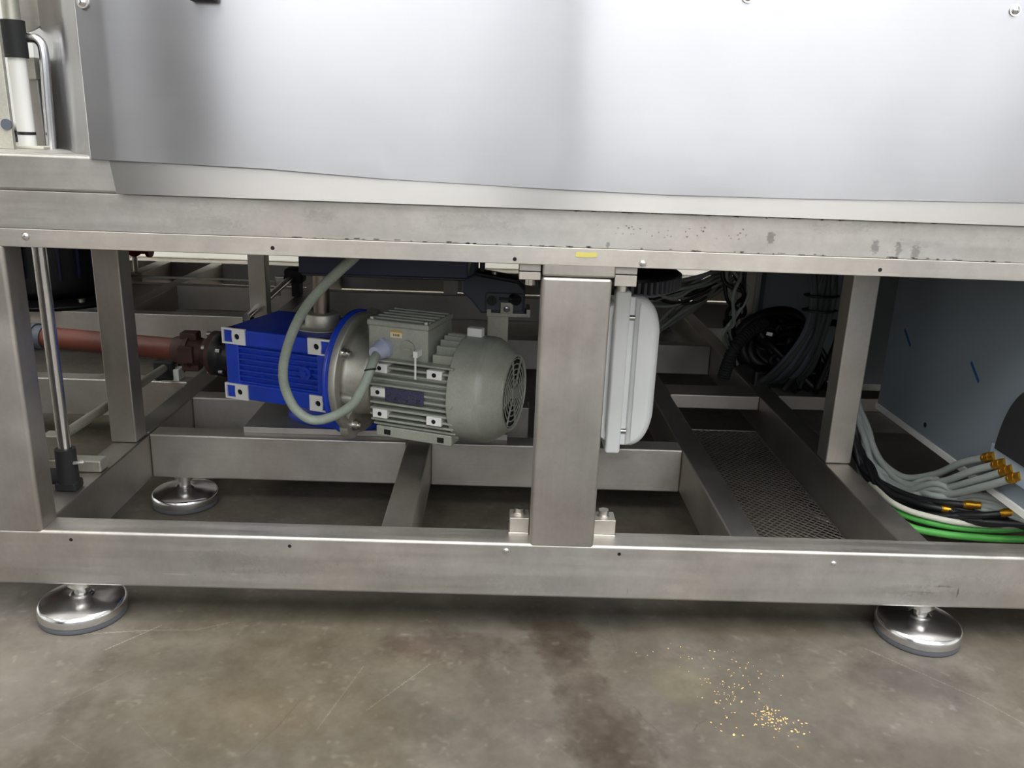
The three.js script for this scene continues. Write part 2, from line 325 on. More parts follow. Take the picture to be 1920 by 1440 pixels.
// posts
FY('post', -0.8745, -0.824, T, TR0 + 0.07, -0.432, -0.3825, 0.003);
FY('post', 0.5615, 0.6135, T, TR0 + 0.07, -0.432, -0.3825, 0.003);
FY('post', -0.873, -0.8205, T, TR0 + 0.07, -1.4, -1.35, 0.003);
FY('post', -0.324, -0.272, T, TR0 + 0.07, -2.08, -2.03, 0.003);
FY('post', 0.565, 0.6, T, TR0 + 0.07, -1.14, -1.1, 0.003);
// upper ladder
FZ('upper_side_rail', -0.872, -0.8195, TR0 + 0.02, TR1, -2.6, -0.0515);
FZ('upper_side_rail', 0.5595, 0.611, TR0 + 0.02, TR1, -2.6, -0.0515);
FX('upper_rear_rail', -2.0, 1.3, TR0 + 0.02, TR1, -2.65, -2.6);
// mounting plate that carries the gear motor
part(frame, 'mounting_plate', bx(-0.634, -0.084, T, 0.174, -0.66, -0.4585, 0.001), M.steel);
part(frame, 'drip_sheet', bx(0.611, 1.3, BOT, BOT + 0.004, -0.84, -0.0515, 0.001), M.steel);
// clamp blocks at the removable post
for (const s of [0, 1]) {
  const x0 = s ? 0.0515 : -0.0825, x1 = s ? 0.0885 : -0.0515;
  const c = sub(frame, 'clamp_block');
  part(c, 'block', bx(x0, x1, T + 0.003, T + 0.028, -0.068, -0.0345, 0.001), M.steel);
  part(c, 'base_plate', bx(x0 - 0.0015, x1, T, T + 0.003, -0.068, -0.033, 0.0005), M.bolt);
  const bc = [(x0 + x1) / 2, 0, -0.052];
  part(c, 'bolt', [hexNut([bc[0], T + 0.0345, bc[2]], 0.0088, 0.009), cyl([bc[0], T + 0.027, bc[2]], [bc[0], T + 0.031, bc[2]], 0.01)], M.bolt);
  const u = sub(frame, 'clamp_block'), y1 = TR0, y0 = s ? 0.574 : 0.579;
  part(u, 'block', bx(s ? 0.055 : -0.0835, s ? 0.0875 : -0.052, y1 - 0.0115, y1, -0.055, -0.012, 0.001), M.steel);
  part(u, 'block', bx(s ? 0.055 : -0.0835, s ? 0.0875 : -0.052, y0, y1 - 0.0125, -0.055, -0.011, 0.001), M.steel);
  part(u, 'bolt', hexNut([s ? 0.069 : -0.066, y0 - 0.005, -0.03], 0.0088, 0.01), M.bolt);
}
// small screws and tapped holes along the rails
for (const [x, y, k] of [[-0.778, 0.6183, 1], [0.092, 0.61, 1], [-0.0873, 0.1481, 1], [0.4363, 0.1413, 1]]) {
  const s = sub(frame, 'screw');
  part(s, 'screw_head', (() => { const g = new THREE.SphereGeometry(0.0048, 16, 8, 0, 6.3, 0, 1.57); g.scale(1, 0.6, 1); g.rotateX(Math.PI / 2); g.translate(x, y, -0.0002); return g; })(), M.chrome);
  part(s, 'washer', cyl([x, y, -0.001], [x, y, 0.0004], 0.0056), M.bolt);
}
for (const [x, y] of [[-0.4334, 0.6138], [-0.0908, 0.6098], [0.4336, 0.6125], [-0.7692, 0.1469], [-0.4284, 0.1461], [0.0922, 0.1479]])
  part(frame, 'tapped_hole', (() => { const g = new THREE.TorusGeometry(0.0024, 0.0005, 6, 18); g.translate(x, y, 0); const d = new THREE.CircleGeometry(0.0024, 18); d.translate(x, y, 0.0003); return [g, d]; })(), M.hole);
// levelling feet
function foot(x, z, y1, label) {
  const f = sub(frame, 'levelling_foot', label); f.position.set(x, 0, z);
  part(f, 'rubber_pad', lathe([[0, 0], [0.066, 0], [0.067, 0.002], [0.067, 0.009], [0.064, 0.0105]], 56), M.greyRubber);
  part(f, 'disc', lathe([[0.0655, 0.009], [0.0678, 0.011], [0.0682, 0.02], [0.0665, 0.0255], [0.0625, 0.0288], [0.04, 0.0325], [0.02, 0.0352], [0.017, 0.0385], [0.0125, 0.0405], [0, 0.041]], 64), M.chrome);
  const th = [[0.0001, 0.036]]; for (let y = 0.038; y < y1 - 0.014; y += 0.0022) th.push([0.0112, y], [0.0099, y + 0.0011]); th.push([0.0001, y1]);
  part(f, 'stem', lathe(th, 24), M.bolt);
  part(f, 'nut', hexNut([0, y1 - 0.0065, 0], 0.0195, 0.013), M.bolt);
  return f;
}
foot(-0.777, -0.026, BOT, 'round chrome foot under the front left corner');
foot(0.6065, -0.026, BOT, 'round chrome foot under the right end of the lower rail');
foot(-0.765, -0.457, BOT, 'round foot under the inner cross beam');
foot(0.64, -0.457, BOT);
foot(-0.845, -2.3, BOT); foot(0.585, -2.3, BOT);

// ---------------------------------------------------------------- cabinet above the frame
const cab = thing('machine_cabinet', 'tall brushed stainless steel cabinet on top of the frame with a dented front sheet', 'cabinet', [0, 0, 0]);
{
  // front sheet: gently dished, its lower edge hangs over the ledge and dips towards the middle right
  const edge = [[-0.672, 0.7272], [-0.6486, 0.7266], [-0.4353, 0.7229], [-0.275, 0.715], [-0.069, 0.7101], [0.117, 0.7073], [0.303, 0.7087], [0.6186, 0.714], [1.35, 0.716]];
  const low = (x) => { for (let k = 0; k + 1 < edge.length; k++) if (x <= edge[k + 1][0]) { const t = (x - edge[k][0]) / (edge[k + 1][0] - edge[k][0]), s = t; return edge[k][1] + (edge[k + 1][1] - edge[k][1]) * s; } return 0.716; };
  const nx = 260, ny = 60, pos = [], uv = [], idx = [], Y1 = 1.9;
  const bump = (x, y) => {
    const d = (cx, cy, sx, sy, h) => h * Math.exp(-(((x - cx) / sx) ** 2) - (((y - cy) / sy) ** 2));
    return 0.0078 + d(-0.42, 0.8, 0.16, 0.3, 0.0035) + d(-0.01, 0.86, 0.05, 0.6, 0.001) + d(0.2, 0.72, 0.25, 0.1, 0.002) + d(0.5, 0.93, 0.06, 0.12, -0.0012)
      + d(-0.277, 0.724, 0.005, 0.018, 0.0005) + d(-0.262, 0.718, 0.004, 0.01, 0.0004) + 0.0006 * Math.sin(x * 11 + y * 2) + d(-0.58, 0.85, 0.06, 0.5, -0.002);
  };
  for (let j = 0; j <= ny; j++) for (let i = 0; i <= nx; i++) {
    const x = -0.672 + (1.35 + 0.672) * i / nx, t = (j / ny) ** 1.6, y = low(x) + (Y1 - low(x)) * t, e = Math.min(1, (x + 0.672) / 0.03);
    pos.push(x, y, 0.006 + (bump(x, y) - 0.006) * e); uv.push(x, y);
    if (i < nx && j < ny) { const a = j * (nx + 1) + i, b = a + 1, c = a + nx + 1, d = c + 1; idx.push(a, b, c, b, d, c); }
  }
  const sheet = (back) => { const g = new THREE.BufferGeometry(), q = pos.slice(); if (back) for (let k = 2; k < q.length; k += 3) q[k] -= 0.0015; g.setAttribute('position', new THREE.Float32BufferAttribute(q, 3)); g.setAttribute('uv', new THREE.Float32BufferAttribute(uv, 2)); g.setIndex(back ? idx.slice().reverse() : idx); g.computeVertexNormals(); return g; };
  part(cab, 'front_sheet', [sheet(false), sheet(true)], M.panel);
  // left end sheet turns back at the bend
  const cg = (() => {
    const P = [[-0.672, 0.006], [-0.6745, 0.004], [-0.6785, -0.003]]; for (let k = 1; k <= 14; k++) { const t = k / 14; P.push([-0.6785 - 0.195 * t - 0.004 * Math.sin(t * 9), -0.003 - 0.267 * t + 0.003 * Math.sin(t * 7)]); }
    P.push([-0.88, -0.29], [-0.88, -0.6]);
    const q = [], w = [], ii = []; let L = 0;
    P.forEach(([x, z], k) => { if (k) L += Math.hypot(x - P[k - 1][0], z - P[k - 1][1]); for (let j = 0; j <= 8; j++) { const y = (k < 3 ? 0.7272 : 0.7318) + (1.9 - 0.7318) * j / 8; q.push(x, y, z); w.push(-0.672 - L, y); if (k + 1 < P.length && j < 8) { const a = k * 9 + j, b = a + 9; ii.push(a, a + 1, b, b, a + 1, b + 1); } } });
    const g = new THREE.BufferGeometry(); g.setAttribute('position', new THREE.Float32BufferAttribute(q, 3)); g.setAttribute('uv', new THREE.Float32BufferAttribute(w, 2)); g.setIndex(ii); g.computeVertexNormals(); return g;
  })();
  part(cab, 'corner_sheet', cg, M.panel);
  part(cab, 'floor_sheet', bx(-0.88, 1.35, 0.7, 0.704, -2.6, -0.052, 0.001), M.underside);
  part(cab, 'top_sheet', bx(-0.88, 1.35, 1.9, 1.904, -2.6, 0.003, 0.001), M.steel);
  part(cab, 'rear_sheet', bx(-0.88, 1.35, 0.7, 1.9, -2.604, -2.6, 0.001), M.steel);
  part(cab, 'rear_skirt', bx(-2.2, 1.35, 0.225, 0.7, -2.664, -2.66, 0.001), M.steel);
  part(cab, 'left_skirt', bx(-2.2, -0.914, 0.08, 0.73, -0.05, -0.046, 0.001), M.steel);
  part(cab, 'right_skirt', bx(1.35, 1.354, 0.12, 0.72, -2.6, -0.06, 0.001), M.steel);
  part(cab, 'side_sheet', bx(-0.884, -0.88, 0.732, 1.9, -2.6, -0.6, 0.001), M.steel);
  for (const [x, y] of [[0.5516, 0.959], [0.1992, 0.962], [-0.6609, 0.9235]]) {
    const s = sub(cab, 'screw');
    part(s, 'screw_head', (() => { const g = new THREE.SphereGeometry(0.0056, 16, 8, 0, 6.3, 0, 1.57); g.scale(1, 0.6, 1); g.rotateX(Math.PI / 2); g.translate(x, y, 0.0092); return g; })(), M.chrome);
    part(s, 'washer', cyl([x, y, 0.004], [x, y, 0.0094], 0.0075), M.bolt);
  }
  const h = sub(cab, 'latch_handle', 'black latch at the top edge of the sheet');
  part(h, 'grip', bx(-0.5205, -0.486, 0.929, 1.02, 0.004, 0.026, 0.004), M.black);
  part(h, 'plate', bx(-0.528, -0.478, 0.936, 1.04, 0.003, 0.008, 0.002), M.charcoal);
}
single('tape_strip', (() => { const s = new THREE.Shape(); s.moveTo(-0.005, 0.6165); s.lineTo(-0.0035, 0.623); s.lineTo(0.012, 0.6225); s.lineTo(0.0255, 0.6235); s.lineTo(0.026, 0.6175); s.lineTo(0.012, 0.6155); s.closePath(); const g = extrude(s, 0.0006, 0); g.translate(0, 0, 0.0002); return g; })(), M.yellow, 'small torn strip of yellow tape at the top of the centre post', 'tape');

// ---------------------------------------------------------------- gear motor (axis turned 19 degrees towards the camera)
const YAW = -19 * Math.PI / 180, G0 = [-0.383, 0.312, -0.42];
const gl = (name, label, cat) => { const t = thing(name, label, cat, G0); t.rotation.y = YAW; return t; };
{
  const g = gl('gearbox', 'blue ribbed right-angle gearbox with four bare square pads on its face', 'gearbox');
  const x0 = -0.25, x1 = -0.014, y0 = -0.06, y1 = 0.083, zf = 0.09, zb = -0.1;
  part(g, 'body', [bx(x0, x1, y0, y1, zb, zf - 0.012, 0.006), bx(x0, x1, y1 - 0.032, y1, zf - 0.02, zf, 0.004), bx(x0, x1, y0, y0 + 0.034, zf - 0.02, zf, 0.004), bx(x0, x0 + 0.03, y0, y1, zf - 0.02, zf - 0.002, 0.003), bx(x1 - 0.032, x1, y0, y1, zf - 0.02, zf - 0.003, 0.003)], M.blue);
  for (let k = 0; k < 7; k++) part(g, 'rib', bx(x0 + 0.028, x1 - 0.03, -0.026 + k * 0.0115, -0.0222 + k * 0.0115, zf - 0.014, zf - 0.003, 0.0012), M.blue);
  part(g, 'oil_plug', [cyl([-0.07, 0.012, zf - 0.014], [-0.07, 0.012, zf + 0.001], 0.0135, 0.0125, 28), hexNut([-0.07, 0.012, zf + 0.003], 0.006, 0.006, 'z')], M.blue);
  // bare cast pads with a bolt hole and an open slot at the outer side
  const pad = (cx, cy, flip) => {
    const s = new THREE.Shape(), w = 0.026, h = 0.0155, P = [[-w, -h], [w, -h], [w, h], [-w, h]];
    P.forEach(([x, y], k) => (k ? s.lineTo(x * flip, y) : s.moveTo(x * flip, y))); s.closePath();
    const q = new THREE.Path(); q.absarc(0.008 * flip, 0, 0.0062, 0, 6.283, false); s.holes.push(q);
    const o = new THREE.Path(); [[-0.0235, -0.0125], [-0.002, -0.0125], [-0.003, 0], [-0.002, 0.0125], [-0.0235, 0.0125]].forEach(([x, y], k) => (k ? o.lineTo(x * flip, y) : o.moveTo(x * flip, y))); o.closePath(); s.holes.push(o);
    const e = extrude(s, 0.006, 0.0004); e.translate(cx, cy, zf - 0.003);
    const p = sub(g, 'mounting_pad', 'bare metal pad on the blue face'); part(p, 'pad', e, M.machined);
    part(p, 'bolt_hole', cyl([cx + 0.008 * flip, cy, zf - 0.004], [cx + 0.008 * flip, cy, zf + 0.0005], 0.0062), M.hole);
  };
  pad(x0 + 0.024, y1 - 0.0145, 1); pad(x1 - 0.02, y1 - 0.0145, -1); pad(x0 + 0.024, y0 + 0.0155, 1); pad(x1 - 0.02, y0 + 0.0155, -1);
  // neck and foot flange down to the plate
  const sx = -0.1, base = 0.174 - G0[1];
  const ft = lathe([[0, 0], [0.105, 0], [0.107, 0.002], [0.107, 0.012], [0.1, 0.016], [0.08, 0.03], [0.078, 0.09], [0, 0.09]], 48); ft.scale(1, 1, 0.44); ft.translate(sx, base, -0.062);
  part(g, 'foot_flange', ft, M.blue);
  part(g, 'neck_rim', latheX([[0.06, -0.024], [0.118, -0.018], [0.126, -0.012], [0.126, -0.004], [0.1, -0.004]], 64), M.blue);
  // output shaft standing up from the top
  part(g, 'shaft_collar', (() => { const c = lathe([[0, 0], [0.052, 0], [0.052, 0.006], [0.034, 0.008], [0.034, 0.03], [0.03, 0.033], [0, 0.033]], 40); c.translate(-0.083, y1 - 0.002, 0.0); return c; })(), M.castAlu);
  part(g, 'output_shaft', cyl([-0.083, y1 + 0.02, 0], [-0.083, 0.24, 0], 0.0165, 0.0165, 28), phys({ color: 0x8a7f74, metalness: 1, roughness: 0.35 }));
  const inp = sub(g, 'input_flange', 'black flange at the left end of the gearbox');
  part(inp, 'flange_disc', latheX([[0, -0.328], [0.046, -0.328], [0.048, -0.326], [0.048, -0.308], [0.041, -0.305], [0.038, -0.25], [0, -0.25]], 48), M.black);
  for (let k = 0; k < 6; k++) { const a = k * 1.047 + 0.4; part(inp, 'bolt', hexNut([-0.302, Math.sin(a) * 0.0455, Math.cos(a) * 0.0455], 0.0058, 0.01, 'x'), M.chrome); }
}
{
  const m = gl('electric_motor', 'grey-green electric motor with cooling fins and domed fan cover beside the blue gearbox', 'motor');
  // adapter flange with four lobes
  const lobes = [-1.08, 2.1].map((a) => cyl([-0.004, Math.sin(a) * 0.104, Math.cos(a) * 0.104], [0.012, Math.sin(a) * 0.104, Math.cos(a) * 0.104], 0.0305, 0.0285, 32));
  const fl = sub(m, 'flange', 'bare cast metal flange');
  part(fl, 'ring', [latheX([[0, -0.004], [0.12, -0.004], [0.1215, -0.002], [0.1215, 0.009], [0.119, 0.012], [0.105, 0.013], [0.1, 0.006], [0.088, 0.006], [0.082, 0.014], [0.078, 0.045], [0.076, 0.066], [0, 0.066]], 72), ...lobes], M.castAlu);
  for (const a of [0.62, -1.08, 2.1, 3.9]) {
    const y = Math.sin(a) * 0.106, z = Math.cos(a) * 0.106;
    part(fl, 'bolt', [cyl([0.011, y, z], [0.0135, y, z], 0.0125), hexNut([0.018, y, z], 0.0095, 0.009, 'x'), cyl([0.02, y, z], [0.028, y, z], 0.0055)], M.bolt);
  }
  part(fl, 'boss', [cyl([0.008, -0.028, 0.083], [0.03, -0.028, 0.083], 0.012, 0.0095)], M.castAlu);
  part(m, 'stator', latheX([[0, 0.058], [0.07, 0.058], [0.076, 0.066], [0.078, 0.072], [0.078, 0.24], [0, 0.24]], 48), M.motor);
  for (let k = 0; k < 13; k++) {                             // horizontal cooling fins
    const y = -0.084 + k * 0.0117, zz = Math.min(0.0895, Math.sqrt(Math.max(0, 0.1 * 0.1 - y * y)) + 0.006);
    part(m, 'cooling_fin', [bx(0.068, 0.236, y - 0.0022, y + 0.0022, -zz, zz, 0.0012)], M.motor);
  }
  for (let k = 0; k < 7; k++) { const z = 0.066 - k * 0.018, h = Math.sqrt(0.0995 ** 2 - z * z); part(m, 'cooling_fin', bx(0.186, 0.236, 0.05, h, z - 0.0021, z + 0.0021, 0.0012), M.motor); }
  for (const [x, y] of [[0.09, 0.043], [0.2, 0.043], [0.09, -0.046], [0.2, -0.046], [0.086, -0.004]]) {
    const p = sub(m, 'mounting_boss'); part(p, 'boss', bx(x - 0.015, x + 0.015, y - 0.0085, y + 0.0085, 0.06, 0.0935, 0.0015), M.machined);
    part(p, 'bolt_hole', cyl([x, y, 0.093], [x, y, 0.0939], 0.0042), M.hole);
  }
  part(m, 'foot_block', bx(0.072, 0.228, -0.0985, -0.077, 0.01, 0.074, 0.003), M.motor);
  for (const x of [0.096, 0.206]) part(m, 'foot_block_recess', bx(x - 0.007, x + 0.007, -0.0935, -0.083, 0.07, 0.0746, 0.001), M.hole);
  // name plate with smudged dark print
  const nt = dataTex(128, 64, (i, x, y) => { const n = fine[(y * 8 % S) * S + (x * 8 % S)], q = blotch[((y * 14) % S) * S + ((x * 14) % S)]; return n + q > 0.98 ? [48, 46, 78] : n + q > 0.9 ? [90, 92, 104] : [20, 20, 40]; }, true);
  const pg = new THREE.BoxGeometry(0.078, 0.026, 0.0015); pg.translate(0.14, -0.006, 0.0916);
  part(m, 'name_plate', pg, phys({ map: nt, roughness: 0.5 }), 'dark blue smudged name plate');
  // fan cover
  const cov = sub(m, 'fan_cover', 'smooth domed fan cover');
  part(cov, 'shell', latheX([[0.0965, 0.226], [0.1, 0.226], [0.1012, 0.228], [0.1012, 0.275], [0.1, 0.283], [0.095, 0.293], [0.083, 0.311], [0.0735, 0.3235], [0.0715, 0.3255], [0.0685, 0.325], [0.0685, 0.318], [0, 0.318]], 96), M.motor);
  part(cov, 'grille_back', cyl([0.318, 0, 0], [0.3195, 0, 0], 0.069, 0.069, 48), M.hole);
  const rings = []; for (let k = 1; k <= 6; k++) { const t = new THREE.TorusGeometry(0.0102 * k + 0.004, 0.0014, 6, 48); t.rotateY(Math.PI / 2); t.translate(0.3235, 0, 0); rings.push(t); }
  part(cov, 'grille', rings, M.motor, 'ringed fan grille');
  for (let k = 0; k < 4; k++) { const b = bx(0.322, 0.325, -0.069, 0.069, -0.002, 0.002, 0.0008); b.rotateX(k * Math.PI / 4 + 0.2); part(cov, 'grille_spoke', b, M.motor); }
  part(cov, 'hub', cyl([0.32, 0, 0], [0.3265, 0, 0], 0.0125), M.motor);
  for (const a of [-0.1, 1.9, 4.0]) part(cov, 'screw', hexNut([0.236, Math.sin(a) * 0.1015, Math.cos(a) * 0.1015], 0.004, 0.004, 'z'), M.bolt);
  part(cov, 'lifting_lug', bx(0.228, 0.258, 0.094, 0.117, -0.012, 0.006, 0.003), M.machined);
  // terminal box
  const tb = sub(m, 'terminal_box', 'grey terminal box on top of the motor');
  part(tb, 'box', [bx(0.057, 0.178, 0.056, 0.119, -0.045, 0.072, 0.004)], M.motor);
  part(tb, 'lid', [bx(0.055, 0.18, 0.118, 0.129, -0.047, 0.074, 0.003), ...[0, 1, 2, 3, 4].map((k) => bx(0.06, 0.176, 0.128, 0.1315, 0.052 - k * 0.022, 0.058 - k * 0.022, 0.001))], M.motor);
  for (const x of [0.063, 0.172]) part(tb, 'screw', cyl([x, 0.129, 0.066], [x, 0.1335, 0.066], 0.0042), M.bolt);
  const st = (() => { const c = document.createElement('canvas'); c.width = 64; c.height = 40; const q = c.getContext('2d'); q.fillStyle = '#c9c0a0'; q.fillRect(0, 0, 64, 40); q.fillStyle = '#b98a3c'; q.fillRect(0, 0, 64, 11); q.fillStyle = '#4b3a22'; for (const [x, w] of [[15, 4], [23, 3], [28, 6], [38, 4], [44, 5]]) q.fillRect(x, 19, w, 13); const t = new THREE.CanvasTexture(c); t.colorSpace = THREE.SRGBColorSpace; return t; })();
  const sg = new THREE.BoxGeometry(0.024, 0.0135, 0.0008); sg.translate(0.115, 0.106, 0.0724); part(tb, 'sticker', sg, phys({ map: st, roughness: 0.6 }), 'small yellowed sticker');
  part(tb, 'blank_plug', [cyl([0.138, 0.081, 0.07], [0.138, 0.081, 0.0755], 0.0155, 0.015, 28), bx(0.13, 0.146, 0.0795, 0.0825, 0.075, 0.077, 0.0005)], M.motor);
  part(tb, 'cable_gland', [cyl([0.09, 0.077, 0.07], [0.09, 0.077, 0.083], 0.02, 0.02, 6), cyl([0.09, 0.077, 0.083], [0.088, 0.074, 0.106], 0.018, 0.0125, 24)], M.lavender, 'pale lilac cable gland');
  part(tb, 'earth_strap', [bx(0.1605, 0.1645, 0.03, 0.074, 0.0915, 0.0925, 0.0004, 'y'), bx(0.158, 0.167, 0.071, 0.083, 0.072, 0.093, 0.001)], M.machined);
}
single('power_cable', tube([[-0.33, 0.3855, -0.302], [-0.3345, 0.376, -0.272], [-0.34, 0.358, -0.258], [-0.352, 0.33, -0.255], [-0.372, 0.297, -0.257], [-0.412, 0.271, -0.26], [-0.446, 0.265, -0.26], [-0.474, 0.284, -0.26], [-0.492, 0.324, -0.26], [-0.494, 0.362, -0.26], [-0.481, 0.412, -0.26], [-0.456, 0.463, -0.25], [-0.413, 0.517, -0.22], [-0.375, 0.554, -0.2], [-0.344, 0.585, -0.19], [-0.32, 0.64, -0.18], [-0.31, 0.71, -0.18]], 0.0088, 120, 14), M.motorCable, 'thick grey-green power cable looping down in front of the blue gearbox', 'cable');
single('cable_tie', (() => { const g = new THREE.TorusGeometry(0.0098, 0.0016, 6, 20); g.rotateX(1.2); g.rotateY(0.5); g.translate(-0.338, 0.364, -0.26); return g; })(), M.black, 'black tie around the power cable just below the lilac gland', 'cable tie');

// guard above the gearbox
{
  const t = thing('drive_guard', 'black drive guard hanging above the gearbox shaft', 'guard');
  part(t, 'cover', bx(-0.484, -0.17, 0.516, 0.7, -0.6, -0.36, 0.004), M.darkBlue);
  part(t, 'lower_lip', bx(-0.48, -0.174, 0.512, 0.518, -0.596, -0.364, 0.002), M.black);
}
{ // toothed pulley right of the post
  const t = thing('toothed_pulley', 'black pulley with a grey ribbed rim behind the top right of the centre post', 'pulley', [0.1, 0.49, -0.55]);
  part(t, 'disc', lathe([[0, 0.006], [0.15, 0.004], [0.16, 0.0], [0.16, 0.028], [0.15, 0.034], [0, 0.06]], 72), M.black);
  for (let k = 0; k < 72; k++) { const b = bx(-0.0032, 0.0032, -0.002, 0.024, 0.159, 0.1675, 0.001); b.rotateY(k / 72 * 6.2832); part(t, 'tooth', b, M.greyRubber); }
  part(t, 'shaft', cyl([0, 0.03, 0], [0, 0.212, 0], 0.02), M.steel);
}
// limit switch on its bracket
{
  const b = thing('bracket', 'pale metal T-shaped bracket behind the fan cover', 'bracket', [-0.1, T, -0.705]);
  part(b, 'column', bx(-0.035, 0.0135, 0, 0.218, -0.02, 0.02, 0.002, 'y'), M.castAlu);
  part(b, 'top_flange', [bx(-0.037, 0.062, 0.217, 0.226, -0.03, 0.03, 0.001), bx(-0.037, -0.027, 0.224, 0.235, -0.03, 0.03, 0.001), bx(0.053, 0.062, 0.224, 0.236, -0.03, 0.03, 0.001)], M.castAlu);
  const s = thing('limit_switch', 'dark grey angular switch housing on top of the pale bracket', 'switch', [-0.1, 0.387, -0.705]);
  const sh = new THREE.Shape(); [[-0.091, 0.046], [-0.091, 0.07], [-0.066, 0.0815], [0.03, 0.067], [0.045, 0.051], [0.045, 0.001], [-0.048, 0.001], [-0.072, 0.03]].forEach(([x, y], k) => (k ? sh.lineTo(x, y) : sh.moveTo(x, y))); sh.closePath();
  const body = extrude(sh, 0.05, 0.004); body.translate(0, 0, -0.03); part(s, 'body', body, M.charcoal);
  part(s, 'top_cover', (() => { const g = bx(-0.05, 0.05, -0.004, 0.005, -0.036, 0.026, 0.003); g.rotateZ(-0.15); g.translate(-0.016, 0.079, 0); return g; })(), M.black);
  part(s, 'face_plate', bx(-0.04, 0.045, 0.004, 0.046, 0.022, 0.03, 0.008), M.charcoal);
  part(s, 'lens', [cyl([-0.026, 0.028, 0.028], [-0.026, 0.028, 0.0325], 0.0115, 0.0115, 28), bx(-0.0275, -0.0245, 0.02, 0.036, 0.032, 0.0345, 0.0005)], M.black);
  part(s, 'roller', [cyl([0.022, 0.033, 0.028], [0.03, 0.033, 0.042], 0.013, 0.012, 28), bx(-0.01, 0.015, 0.03, 0.036, 0.029, 0.032, 0.001)], M.black);
  part(s, 'bracket_plate', bx(-0.006, 0.022, 0.0, 0.026, 0.036, 0.039, 0.0008), M.castAlu);
  part(s, 'hex_bolt', [hexNut([0.008, 0.013, 0.043], 0.008, 0.008, 'z'), cyl([0.008, 0.013, 0.038], [0.008, 0.013, 0.054], 0.0035)], M.chrome);
  part(s, 'top_screw', hexNut([-0.022, 0.085, 0.01], 0.008, 0.012), M.bolt);
  part(s, 'stem', [cyl([-0.072, 0.074, 0], [-0.072, 0.2, 0], 0.0135), cyl([-0.05, 0.075, 0], [-0.05, 0.2, 0], 0.006)], M.charcoal);
}
// white casing right of the post
{
  const t = thing('domed_casing', 'white enamelled domed casing with an upright flange just right of the centre post', 'casing', [0.13, T, -0.46]);
  // profile of one half: straight foot on the flange, generously rounded outer corners, drawn in x (outwards) and y
  const half = (x0, x1, y0, y1, rx, ry, d, bev) => {
    const s = new THREE.Shape(); s.moveTo(x0, y0); s.lineTo(x1 - rx, y0); s.quadraticCurveTo(x1 - rx * 0.15, y0 + ry * 0.12, x1, y0 + ry); s.lineTo(x1, y1 - ry); s.quadraticCurveTo(x1 - rx * 0.12, y1 - ry * 0.15, x1 - rx, y1); s.lineTo(x0, y1); s.closePath();
    const g = new THREE.ExtrudeGeometry(s, { depth: d, bevelEnabled: true, bevelThickness: bev, bevelSize: bev, bevelOffset: -bev, bevelSegments: 5, curveSegments: 24 }); g.translate(0, 0, -d / 2); return g;
  };
  part(t, 'flange', bx(-0.021, 0.0085, 0.015, 0.3435, -0.1, 0.1, 0.006, 'y', 3), M.white, 'white upright flange');
  part(t, 'gasket', bx(0.008, 0.019, 0.03, 0.33, -0.094, 0.086, 0.002, 'y'), M.white);
  part(t, 'dome', half(0.018, 0.0715, 0.0275, 0.331, 0.04, 0.07, 0.15, 0.02), M.white, 'smooth white dome');
  const l = half(0.018, 0.04, 0.035, 0.32, 0.02, 0.06, 0.15, 0.012); l.rotateY(Math.PI); part(t, 'back_shell', l, M.white);
  for (const y of [0.06, 0.29]) part(t, 'flange_bolt', [hexNut([0.0135, y, 0.086], 0.006, 0.012, 'x')], M.bolt);
  part(t, 'hanger', bx(0.012, 0.036, 0.33, 0.44, -0.05, -0.04, 0.002, 'y'), M.steel);
  for (const z of [-0.05, 0.0]) part(t, 'stand', bx(-0.012, 0.014, 0, 0.018, z - 0.015, z + 0.015, 0.002), M.steel);
}
// mesh tray between two beams
{
  const t = thing('mesh_tray', 'dark expanded metal mesh tray lying low between two beams on the right', 'mesh tray');
  const x0 = 0.336, x1 = 0.556, z0 = -0.82, z1 = -0.056, y = BOT + 0.004, list = [], P = 0.0085, W = 0.0078;
  const strand = (ax, az, bx_, bz) => { const L = Math.hypot(bx_ - ax, bz - az), g = new THREE.BoxGeometry(L, 0.0022, 0.0017); g.rotateX(0.5); g.rotateY(-Math.atan2(bz - az, bx_ - ax)); g.translate((ax + bx_) / 2, y, (az + bz) / 2); return g.toNonIndexed(); };
  for (let r = 0, z = z1 - 0.006; z > z0 + 0.006; z -= P, r++) for (let k = 0, x = x0; x < x1 - 0.001; x += W, k++) { const s = (k + r) % 2 ? 1 : -1, d = P * 0.42; list.push(strand(x, z - s * d, Math.min(x + W, x1), z + s * d)); }
  const mesh = part(t, 'mesh', list, M.steel); mesh.userData.kind = 'stuff';
  part(t, 'rim', [bx(x0 - 0.004, x1 + 0.003, y - 0.004, y, z1, z1 + 0.004, 0.001), bx(x0 - 0.004, x1 + 0.003, y - 0.004, y, z0 - 0.004, z0, 0.001), bx(x0 - 0.005, x0, y - 0.004, y, z0, z1, 0.001), bx(x1, x1 + 0.003, y - 0.004, y, z0, z1, 0.001)], M.steel);
}
